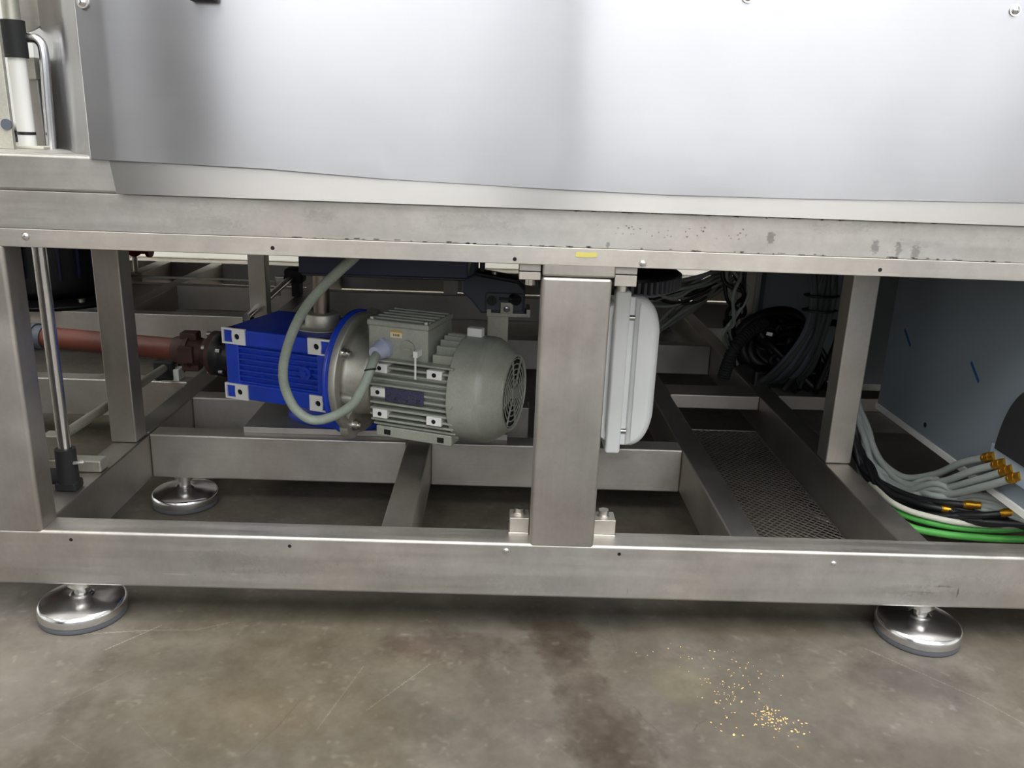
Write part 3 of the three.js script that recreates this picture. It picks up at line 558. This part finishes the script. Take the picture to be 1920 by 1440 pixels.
// cardan shaft to the left of the gearbox
{
  const t = thing('cardan_shaft', 'reddish brown cardan shaft running left from the black gearbox flange', 'shaft');
  const A = [-0.696, 0.312, -0.528], B = [-1.9, 0.318, -0.76], at = (d) => { const L = Math.hypot(B[0] - A[0], B[2] - A[2]); return [A[0] + (B[0] - A[0]) * d / L, A[1] + (B[1] - A[1]) * d / L, A[2] + (B[2] - A[2]) * d / L]; };
  part(t, 'flange', [cyl(at(-0.002), at(0.012), 0.047, 0.047, 32), cyl(at(0.012), at(0.03), 0.034, 0.03, 24)], M.darkBrown);
  part(t, 'joint_yoke', [cyl(at(0.026), at(0.07), 0.026, 0.036, 16), cyl(at(0.06), at(0.1), 0.038, 0.028, 16), bx(-0.018, 0.018, -0.042, 0.042, -0.016, 0.016, 0.004).translate(...at(0.065)), bx(-0.016, 0.016, -0.018, 0.018, -0.042, 0.042, 0.004).translate(...at(0.065))], M.darkBrown, 'dark brown universal joint');
  part(t, 'tube', [cyl(at(0.095), at(0.44), 0.0235, 0.0235, 32)], M.brown);
  part(t, 'sleeve', [cyl(at(0.44), at(1.2), 0.0265, 0.0265, 32)], M.brown);
  part(t, 'seal_ring', [cyl(at(0.41), at(0.432), 0.026, 0.026, 32), cyl(at(0.43), at(0.446), 0.0295, 0.0295, 32)], M.charcoal);
  for (const a of [0.5, 1.6, 2.7, 3.8, 5]) part(t, 'bolt', hexNut([at(0.016)[0], at(0.016)[1] + Math.sin(a) * 0.04, at(0.016)[2] + Math.cos(a) * 0.04], 0.006, 0.02, 'x'), M.bolt);
}
// guide rods at the left
{
  const t = thing('guide_rod', 'upright shiny steel rod in a black clamp inside the left post', 'rod', [-0.8475, T, -0.16]);
  part(t, 'rod', cyl([0, 0.055, 0], [-0.001, 0.54, 0], 0.0105, 0.0105, 28), M.chrome);
  part(t, 'clamp', [cyl([0, 0.012, 0], [0, 0.074, 0], 0.0175, 0.0165, 28), cyl([0, 0.022, 0], [-0.035, 0.022, 0], 0.014, 0.014, 24), bx(-0.018, 0.018, 0, 0.016, -0.016, 0.016, 0.004)], M.rubber, 'black plastic clamp');
  part(t, 'clamp_screw', cyl([0.012, 0.05, 0.005], [0.03, 0.05, 0.0], 0.004), M.chrome);
  const r = thing('cross_rod', 'dull grey rod slanting back behind the upright steel rod', 'rod', [-0.885, T, -0.24]);
  part(r, 'rod', cyl([-0.03, 0.05, -0.02], [-0.045, 0.03, -0.66], 0.0095, 0.0095, 24), M.castAlu);
  part(r, 'end_block', [bx(-0.045, -0.012, 0.022, 0.066, -0.026, 0.006, 0.002), bx(-0.04, 0.06, 0, 0.022, -0.02, 0.01, 0.003)], M.castAlu);
  part(r, 'rear_clamp', bx(-0.07, -0.02, 0.0, 0.05, -0.68, -0.56, 0.006), M.rubber);
  const w = thing('clamp_block', 'small white block with a metal fitting below the cardan shaft', 'block', [-0.915, T, -0.82]);
  part(w, 'block', bx(-0.022, 0.022, 0, 0.03, -0.018, 0.018, 0.002), M.plasticWhite);
  part(w, 'fitting', [hexNut([0.002, 0.036, 0], 0.012, 0.012), cyl([0.002, 0.04, 0], [0.002, 0.055, 0], 0.006)], M.chrome);
  const f = thing('rear_rod', 'thin bright rod with a black end clamp behind the gearbox', 'rod', [-0.85, T, -1.6]);
  part(f, 'rod', cyl([0.01, 0.075, 0.4], [-0.025, 0.075, -0.3], 0.011, 0.011, 20), M.chrome);
  part(f, 'end_clamp', [bx(-0.055, 0.015, 0.05, 0.105, -0.36, -0.29, 0.012), bx(-0.03, 0.0, 0.0, 0.06, -0.36, -0.3, 0.004)], M.rubber);
  part(f, 'fitting', [bx(-0.09, -0.055, 0.03, 0.075, -0.33, -0.3, 0.003), cyl([-0.08, 0.0, -0.315], [-0.08, 0.05, -0.315], 0.006)], M.chrome);
  part(f, 'front_stand', bx(-0.002, 0.022, 0, 0.07, 0.36, 0.4, 0.003), M.rubber);
  const c = thing('tie_bar', 'thin dark horizontal bar across the rear beams', 'bar', [-1.25, T, -2.0]);
  part(c, 'bar', bx(-0.5, 0.38, 0.035, 0.043, -0.006, 0.006, 0.001), M.castAlu);
  for (const x of [-0.45, 0.36]) part(c, 'lug', bx(x - 0.01, x + 0.01, -0.03, 0.036, -0.05, 0.006, 0.001), M.castAlu);
}
// dark motor standing at the rear left
{
  const t = thing('rear_motor', 'black and navy upright motor in the dark behind the left post', 'motor', [-1.66, T, -1.75]);
  part(t, 'base_flange', lathe([[0, 0], [0.24, 0], [0.24, 0.018], [0.19, 0.024], [0, 0.024]], 48), M.black);
  part(t, 'body', lathe([[0, 0.02], [0.165, 0.02], [0.19, 0.05], [0.2, 0.1], [0.2, 0.4], [0.17, 0.5], [0, 0.52]], 48), M.black);
  for (let k = 0; k < 24; k++) { const b = bx(-0.004, 0.004, 0.1, 0.42, 0.195, 0.225, 0.001, 'y'); b.rotateY(k / 24 * 6.283); part(t, 'cooling_fin', b, M.darkBlue); }
  for (let k = 0; k < 8; k++) part(t, 'bolt', hexNut([Math.sin(k * 0.785) * 0.215, 0.024, Math.cos(k * 0.785) * 0.215], 0.012, 0.014), M.bolt);
}
{ // small red valve at the rear
  const t = thing('valve', 'small rusty red valve with a metal stem on the rear beam', 'valve', [-1.62, T, -2.3]);
  part(t, 'body', [cyl([-0.06, 0.1, 0], [0.06, 0.1, 0], 0.022), new THREE.SphereGeometry(0.034, 20, 14).translate(0, 0.1, 0), cyl([-0.07, 0.1, 0], [-0.055, 0.1, 0], 0.034), cyl([0.055, 0.1, 0], [0.07, 0.1, 0], 0.034)], M.red);
  part(t, 'stem', cyl([0, 0, 0], [0, 0.09, 0], 0.01), M.bolt);
  part(t, 'stand', bx(-0.03, 0.03, -0.095, 0.002, -0.32, 0.02, 0.003), M.steel);
}

// ---------------------------------------------------------------- control cabinet at the right
{
  const t = thing('control_cabinet', 'grey-blue control cabinet side with pen marks behind the cable bundle', 'cabinet', [0.752, 0, 0]);
  part(t, 'side_panel', bx(0, 0.004, 0.225, 0.7, -0.6, -0.02, 0.001, 'y'), M.cabinetBlue);
  part(t, 'bottom_flange', bx(-0.004, 0.03, 0.213, 0.2255, -0.602, -0.02, 0.001, 'z'), M.plasticWhite, 'pale flange along the bottom');
  part(t, 'bottom_plate', bx(0.03, 0.5, 0.2155, 0.219, -0.6, -0.06, 0.001), M.steel);
  part(t, 'rear_panel', bx(0.004, 0.5, 0.225, 0.7, -0.6, -0.596, 0.001), M.cabinetBlue);
  for (const [a, b] of [[[0.41, -0.534], [0.384, -0.5]], [[0.4106, -0.269], [0.3845, -0.238]]]) part(t, 'pen_mark', bx(-0.0006, 0.001, -0.0032, 0.0032, -0.0225, 0.0225, 0.0003, 'z').rotateX(0.66).translate(0, (a[0] + b[0]) / 2, (a[1] + b[1]) / 2), M.pen);
  part(t, 'screw_hole', cyl([-0.0008, 0.249, -0.385], [0.001, 0.249, -0.385], 0.005), M.hole);
  const sh = new THREE.Shape(); sh.moveTo(-0.085, 0); sh.lineTo(0.085, 0); sh.quadraticCurveTo(0.083, 0.12, 0, 0.125); sh.quadraticCurveTo(-0.075, 0.12, -0.085, 0);
  const e = extrude(sh, 0.014, 0.003); e.rotateY(-Math.PI / 2); e.translate(0.001, 0.3, -0.043); part(t, 'cable_hood', e, M.rubber, 'black half-round cable hood');
  part(t, 'gland_plate', bx(-0.012, 0.002, 0.262, 0.303, -0.145, 0.0, 0.003, 'z'), phys({ color: 0xa8bccb, roughness: 0.35, transmission: 0.3, thickness: 0 }), 'pale bluish plastic gland plate');
}
{ // rear electrical enclosure seen through the gap
  const t = thing('rear_enclosure', 'grey-blue enclosure at the back between the cable bundles', 'enclosure', [0.78, 0.066, -1.3]);
  part(t, 'box', bx(-0.1, 0.35, 0, 0.62, -0.3, 0, 0.004), M.cabinetBlue);
  part(t, 'label_plate', bx(-0.02, 0.06, 0.44, 0.52, -0.001, 0.003, 0.001), M.plasticWhite, 'pale rectangular plate');
  part(t, 'door_trim', bx(-0.105, -0.09, 0, 0.62, -0.02, 0.004, 0.002, 'y'), M.charcoal);
}
// ---------------------------------------------------------------- cables
function cable(pts, r, mat, label, group, gland) {
  const t = thing('cable', label, 'cable', [0, 0, 0], group);
  part(t, 'sheath', tube(pts, r), mat);
  if (gland) {
    const a = V(...pts[pts.length - 1]), d = a.clone().sub(V(...pts[pts.length - 2])).normalize(), p = (k) => a.clone().addScaledVector(d, k).toArray();
    part(t, 'gland', [cyl(p(-0.012), p(-0.001), r * 1.42, r * 1.42, 6), cyl(p(-0.001), p(0.011), r * 1.2, r * 1.2, 20), cyl(p(-0.018), p(-0.012), r * 1.1, r * 1.35, 18)], M.brass, 'brass cable gland');
  }
  return t;
}
const jit = (pts, a, keepEnd) => pts.map((p, i) => (keepEnd && i === pts.length - 1 ? p : [p[0] + rr(-a, a), p[1] + rr(-a, a), p[2] + rr(-a, a)]));
const top = [[0.645, 0.66, -0.61], [0.652, 0.45, -0.59], [0.655, 0.35, -0.56]];
const gA = [[0.652, 0.275, -0.51], [0.662, 0.228, -0.47], [0.677, 0.172, -0.42], [0.699, 0.155, -0.34], [0.722, 0.189, -0.27], [0.73, 0.242, -0.2], [0.741, 0.279, -0.138]];
const gB = [[0.655, 0.28, -0.51], [0.666, 0.215, -0.45], [0.68, 0.166, -0.4], [0.695, 0.15, -0.31], [0.718, 0.192, -0.23], [0.729, 0.244, -0.16], [0.741, 0.28, -0.106]];
const gC = [[0.65, 0.27, -0.51], [0.658, 0.2, -0.46], [0.671, 0.152, -0.42], [0.691, 0.143, -0.32], [0.718, 0.178, -0.23], [0.731, 0.23, -0.15], [0.742, 0.277, -0.085]];
const gD = [[0.648, 0.265, -0.51], [0.65, 0.19, -0.45], [0.661, 0.147, -0.42], [0.683, 0.133, -0.32], [0.713, 0.163, -0.23], [0.731, 0.226, -0.13], [0.742, 0.274, -0.062]];
const ord = ['uppermost', 'second from the top', 'third from the top', 'lowest'];
[gA, gB, gC, gD].forEach((p, k) => cable([...top, ...p], 0.0068, M.cableGrey, `grey cable into the ${ord[k]} brass gland of the pale gland plate`, null, true));
for (let k = 0; k < 18; k++) {
  const p = jit([gA, gB, gC, gD][k % 4].slice(0, 5), 0.0125), e = p[4];
  cable([...jit(top, 0.004), ...p.map((q) => [q[0] - 0.003, q[1] - 0.012 - (k % 3) * 0.004, q[2] + 0.004]), [0.74 + rr(0, 0.01), 0.175 + (k % 4) * 0.006, -0.17], [0.84, 0.185 + rr(-0.01, 0.02), -0.1 + rr(-0.03, 0.03)], [1.0, 0.19, -0.1]], rr(0.0052, 0.0066), M.cableGrey, 'grey cable in the thick bundle curving right under the blue cabinet', 'grey cables of the right bundle');
}
for (let k = 0; k < 14; k++) {
  const p = jit([[0.645, 0.27, -0.5], [0.645, 0.175, -0.43], [0.649, 0.148, -0.385], [0.66, 0.138, -0.29], [0.697, 0.15, -0.205], [0.759, 0.163, -0.15], [0.83, 0.178, -0.1], [1.0, 0.18, -0.08]], 0.012);
  cable([...jit(top, 0.004), ...p], rr(0.0046, 0.0066), M.cableBlack, 'black cable running low beneath the grey cables at the right', 'black cables of the right bundle');
}
const golds = [[[0.654, 0.14, -0.29], [0.685, 0.156, -0.2], [0.718, 0.157, -0.182]], [[0.675, 0.14, -0.28], [0.705, 0.168, -0.19], [0.744, 0.178, -0.16]], [[0.7, 0.142, -0.2], [0.745, 0.168, -0.14], [0.786, 0.185, -0.12]]];
['leftmost', 'raised middle', 'rightmost'].forEach((s, k) => cable(golds[k], 0.0058, M.cableBlack, `${s} of three loose black cable ends with brass glands below the bundle`, null, true));
cable([[0.6, 0.12, -0.36], [0.632, 0.134, -0.24], [0.646, 0.121, -0.19], [0.693, 0.119, -0.165], [0.769, 0.122, -0.145], [0.84, 0.129, -0.13], [1, 0.13, -0.12]].map((p, i) => i ? p : [0.64, 0.12, -0.36]), 0.0066, M.cableGreen, 'bright green cable, the lower of two, near the right end of the rail');
cable([[0.645, 0.125, -0.36], [0.641, 0.131, -0.23], [0.674, 0.131, -0.19], [0.73, 0.131, -0.165], [0.792, 0.134, -0.155], [0.849, 0.142, -0.15], [1, 0.15, -0.14]], 0.0062, M.cableGreen, 'bright green cable, the upper of two, near the right end of the rail');
cable([[0.65, 0.13, -0.36], [0.635, 0.146, -0.23], [0.652, 0.145, -0.2], [0.68, 0.144, -0.18], [0.727, 0.143, -0.16], [0.834, 0.155, -0.13], [1, 0.16, -0.13]], 0.0056, M.cableCream, 'cream cable lying over the green cables at the right');
// upright bundle left of the right post
for (let k = 0; k < 11; k++) {
  const s = k / 10, x = 0.618 + 0.048 * s;
  cable(jit([[x + 0.005, 0.7, -0.74], [x, 0.5, -0.74], [x + 0.004, 0.43, -0.74], [x + 0.006, 0.345, -0.76], [x + 0.006 - 0.03 * (1 - s), 0.24, -0.82], [x - 0.03 * (1 - s), 0.17, -0.95], [x + 0.02, 0.168, -1.2]], 0.005), rr(0.0075, 0.0095), k % 3 ? M.cableDark : M.charcoal, 'dark cable in the tied upright bundle left of the inner right post', 'dark cables of the upright bundle');
}
for (const [y, s] of [[0.44, 'upper'], [0.405, 'lower']]) single('cable_tie', (() => { const g = new THREE.TorusGeometry(0.024, 0.003, 8, 36); g.scale(1.6, 0.9, 1); g.rotateX(Math.PI / 2); g.translate(0.646, y, -0.742); return g; })(), M.black, `${s} black tie round the dark upright cable bundle`, 'cable tie');
cable([[0.607, 0.7, -0.5], [0.606, 0.514, -0.5], [0.606, 0.42, -0.5], [0.604, 0.33, -0.5], [0.615, 0.24, -0.5], [0.628, 0.18, -0.5], [0.64, 0.1, -0.48]], 0.0042, M.cableCream, 'thin pale cable hanging beside the inner right post');
cable([[0.612, 0.28, -0.52], [0.615, 0.22, -0.53], [0.628, 0.16, -0.53], [0.66, 0.1, -0.52]], 0.003, M.cableBlack, 'very thin dark cable below the white tag by the inner right post');
single('cable_tag', bx(-0.011, 0.011, -0.0035, 0.0035, -0.001, 0.001, 0.0008).rotateZ(-0.55).translate(0.606, 0.292, -0.515), M.plasticWhite, 'small white tag on the thin cable beside the inner right post', 'tag');
single('cable_tag', bx(-0.008, 0.008, -0.0045, 0.0045, -0.001, 0.001, 0.0008).rotateZ(-0.2).translate(0.581, 0.312, -0.88), M.plasticWhite, 'small white tag in the dark coil of hose', 'tag');
// loose cables behind the casing, over the rear of the right beam
const loose = [[[0.16, 0.42, -0.86], [0.245, 0.415, -0.9], [0.337, 0.402, -0.95], [0.429, 0.425, -1.0], [0.496, 0.462, -1.0], [0.55, 0.56, -1.0], [0.56, 0.7, -1.0]],
  [[0.2, 0.34, -1.1], [0.281, 0.353, -1.1], [0.371, 0.35, -1.1], [0.428, 0.37, -1.1], [0.512, 0.433, -1.05], [0.516, 0.477, -1.0], [0.52, 0.7, -1.0]],
  [[0.36, 0.17, -1.34], [0.44, 0.317, -1.2], [0.472, 0.379, -1.1], [0.512, 0.449, -1.0], [0.53, 0.477, -1.0], [0.54, 0.7, -1.0]],
  [[0.49, 0.7, -0.9], [0.477, 0.457, -0.9], [0.498, 0.397, -0.9], [0.51, 0.345, -0.95], [0.507, 0.305, -1.0], [0.55, 0.2, -1.05]]];
loose.forEach((p, k) => { for (let q = 0; q < 7; q++) cable(jit(p, 0.024), rr(0.0035, 0.0058), q % 2 ? M.cableGrey : k % 2 ? M.cableBlack : M.cableGrey, 'loose cable in the tangle behind the white casing', 'loose cables behind the casing'); });
for (let k = 0; k < 14; k++) {
  const x = rr(0.625, 0.7), z = rr(-1.1, -0.88), q = [[rr(0.625, 0.72), T + 0.012, rr(-1.25, -1.15)]];
  for (let i = 0; i < 5; i++) q.push([x + rr(-0.07, 0.1), rr(0.19, 0.33), z + rr(-0.06, 0.06)]);
  q.push([rr(0.63, 0.75), T + 0.01, rr(-0.9, -0.84)]);
  cable(q, rr(0.006, 0.011), M.cableBlack, 'black cable in the dark heap around the hose coil', 'black cables of the rear heap');
}
// coil of corrugated hose
{
  const t = thing('hose_coil', 'coil of black corrugated hose lying behind the right beam', 'hose');
  for (let k = 0; k < 6; k++) {
    const pts = []; for (let i = 0; i <= 40; i++) { const a = i / 40 * 6.283; pts.push([0.655 + Math.cos(a) * (0.03 + k * 0.014) + 0.01 * Math.sin(a * 2 + k), 0.25 + Math.sin(a) * (0.02 + k * 0.013), -0.97 - k * 0.02 + 0.03 * Math.sin(a + k)]); }
    part(t, 'hose_turn', tube(pts, 0.015, 120, 12), M.cableBlack);
  }
  const c = new THREE.CatmullRomCurve3([V(0.49, 0.18, -0.93), V(0.5, 0.262, -0.9), V(0.54, 0.3, -0.93), V(0.6, 0.32, -0.98)]), rings = [];
  for (let i = 0; i < 26; i++) { const q = new THREE.TorusGeometry(0.014, 0.0032, 6, 18), p = c.getPointAt(i / 26), d = c.getTangentAt(i / 26); q.applyQuaternion(new THREE.Quaternion().setFromUnitVectors(V(0, 0, 1), d)); q.translate(p.x, p.y, p.z); rings.push(q); }
  part(t, 'hose_end', [...rings, new THREE.TubeGeometry(c, 30, 0.0135, 10)], M.rubber, 'ribbed end of the hose');
  part(t, 'rest', bx(0.57, 0.8, T - 0.03, T + 0.04, -1.14, -0.93, 0.01), M.black);
}

// ---------------------------------------------------------------- fittings at the upper left
{
  const t = thing('support_tube', 'white plastic tube with a black collar standing on the ledge at the upper left', 'tube', [-0.849, 0.7315, -0.16]);
  part(t, 'foot_plate', bx(-0.012, 0.036, 0, 0.004, -0.02, 0.016, 0.001), M.cableCream);
  part(t, 'tube', cyl([0.004, 0.003, 0], [0.004, 0.14, 0], 0.0125, 0.0125, 28), M.plasticWhite);
  part(t, 'band', cyl([0.004, 0.02, 0], [0.004, 0.0245, 0], 0.0131, 0.0131, 28), M.black);
  part(t, 'collar', [cyl([0.004, 0.131, 0], [0.004, 0.183, 0], 0.0165, 0.0165, 24)], M.rubber, 'black collar');
  part(t, 'pole', cyl([0.004, 0.18, 0], [0.004, 0.5, 0], 0.012, 0.012, 24), M.castAlu);
  const b = thing('flat_bar', 'flat grey upright bar with a bolt left of the white tube', 'bar', [-0.852, 0.7315, -0.115]);
  part(b, 'bar', bx(-0.014, 0.012, 0, 0.5, -0.004, 0.004, 0.001, 'y'), M.castAlu);
  part(b, 'bolt', cyl([0.006, 0.035, 0.003], [0.006, 0.035, 0.006], 0.008), M.charcoal);
  const p = thing('bent_pipe', 'bent steel pipe between the black collar and the cabinet corner', 'pipe', [0, 0, 0]);
  part(p, 'pipe', tube([[-0.848, 0.892, -0.17], [-0.828, 0.892, -0.17], [-0.818, 0.8905, -0.17], [-0.8115, 0.884, -0.17], [-0.8095, 0.872, -0.17], [-0.812, 0.8, -0.17], [-0.8145, 0.7315, -0.17]], 0.0072, 60, 16), M.chrome);
  const j = thing('junction_box', 'grey steel box behind the white tube at the upper left', 'box', [-0.857, 0.7315, -0.2]);
  part(j, 'box', bx(-0.02, 0.018, 0, 0.112, -0.04, 0.0, 0.002, 'y'), M.steel);
  part(j, 'hood', bx(-0.022, 0.019, 0.102, 0.135, -0.042, 0.006, 0.002), M.castAlu);
  part(j, 'seam', bx(0.001, 0.003, 0.002, 0.1, 0.0, 0.0012, 0.0003, 'y'), M.charcoal);
  const k = thing('gusset_plate', 'grey gusset plate above the bent pipe at the upper left', 'plate', [-0.85, 0.7315, -0.215]);
  const sh = new THREE.Shape(); sh.moveTo(-0.03, 0.176); sh.lineTo(-0.002, 0.172); sh.quadraticCurveTo(0.028, 0.18, 0.036, 0.206); sh.lineTo(0.036, 0.4); sh.lineTo(-0.03, 0.4); sh.closePath();
  part(k, 'plate', extrude(sh, 0.004, 0.0005), M.steel);
  part(k, 'leg', bx(-0.03, -0.022, 0, 0.18, 0, 0.004, 0.001, 'y'), M.steel);
  const hg = thing('rear_machine', 'pale grey machine casing behind the upper left fittings', 'machine', [-1.6, 0, -1.2]);
  part(hg, 'casing', bx(-0.65, 0.715, 0.74, 2.1, -1.45, 0.25, 0.02, 'y'), M.plasticWhite);
  part(hg, 'side_skirt', bx(-0.65, -0.64, 0.1, 0.74, -1.45, 0.25, 0.003, 'y'), M.plasticWhite);
  part(hg, 'plinth', bx(-0.64, 0.7, 0.69, 0.74, -1.4, 0.2, 0.005), M.charcoal);
}
// ---------------------------------------------------------------- crumbs on the floor
{
  const list = [], spot = (cx, cz, sx, sz, n, s0, s1) => { for (let k = 0; k < n; k++) { const s = rr(s0, s1), g = new THREE.IcosahedronGeometry(s, 0); g.scale(rr(0.7, 1.8), 0.5, rr(0.6, 1.1)); g.rotateY(rr(0, 3)); const gx = (rnd() + rnd() + rnd() - 1.5) * sx, gz = (rnd() + rnd() + rnd() - 1.5) * sz; g.translate(cx + gx, s * 0.4, cz + gz); list.push(g); } };
  spot(0.245, 0.13, 0.05, 0.06, 60, 0.0005, 0.0013); spot(0.292, 0.192, 0.022, 0.025, 70, 0.0006, 0.0015); spot(0.315, 0.215, 0.03, 0.03, 22, 0.0006, 0.0018);
  spot(0.27, 0.08, 0.1, 0.05, 30, 0.0005, 0.0012); spot(0.23, 0.195, 0.04, 0.06, 14, 0.0006, 0.0018); spot(0.2, 0.04, 0.08, 0.03, 10, 0.0006, 0.0013);
  const c = single('crumbs', list, phys({ color: 0xd8b878, roughness: 0.8 }), 'tiny yellow crumbs scattered on the concrete floor below the rail', 'crumbs'); c.userData.kind = 'stuff';
}
renderer.render(scene, camera);
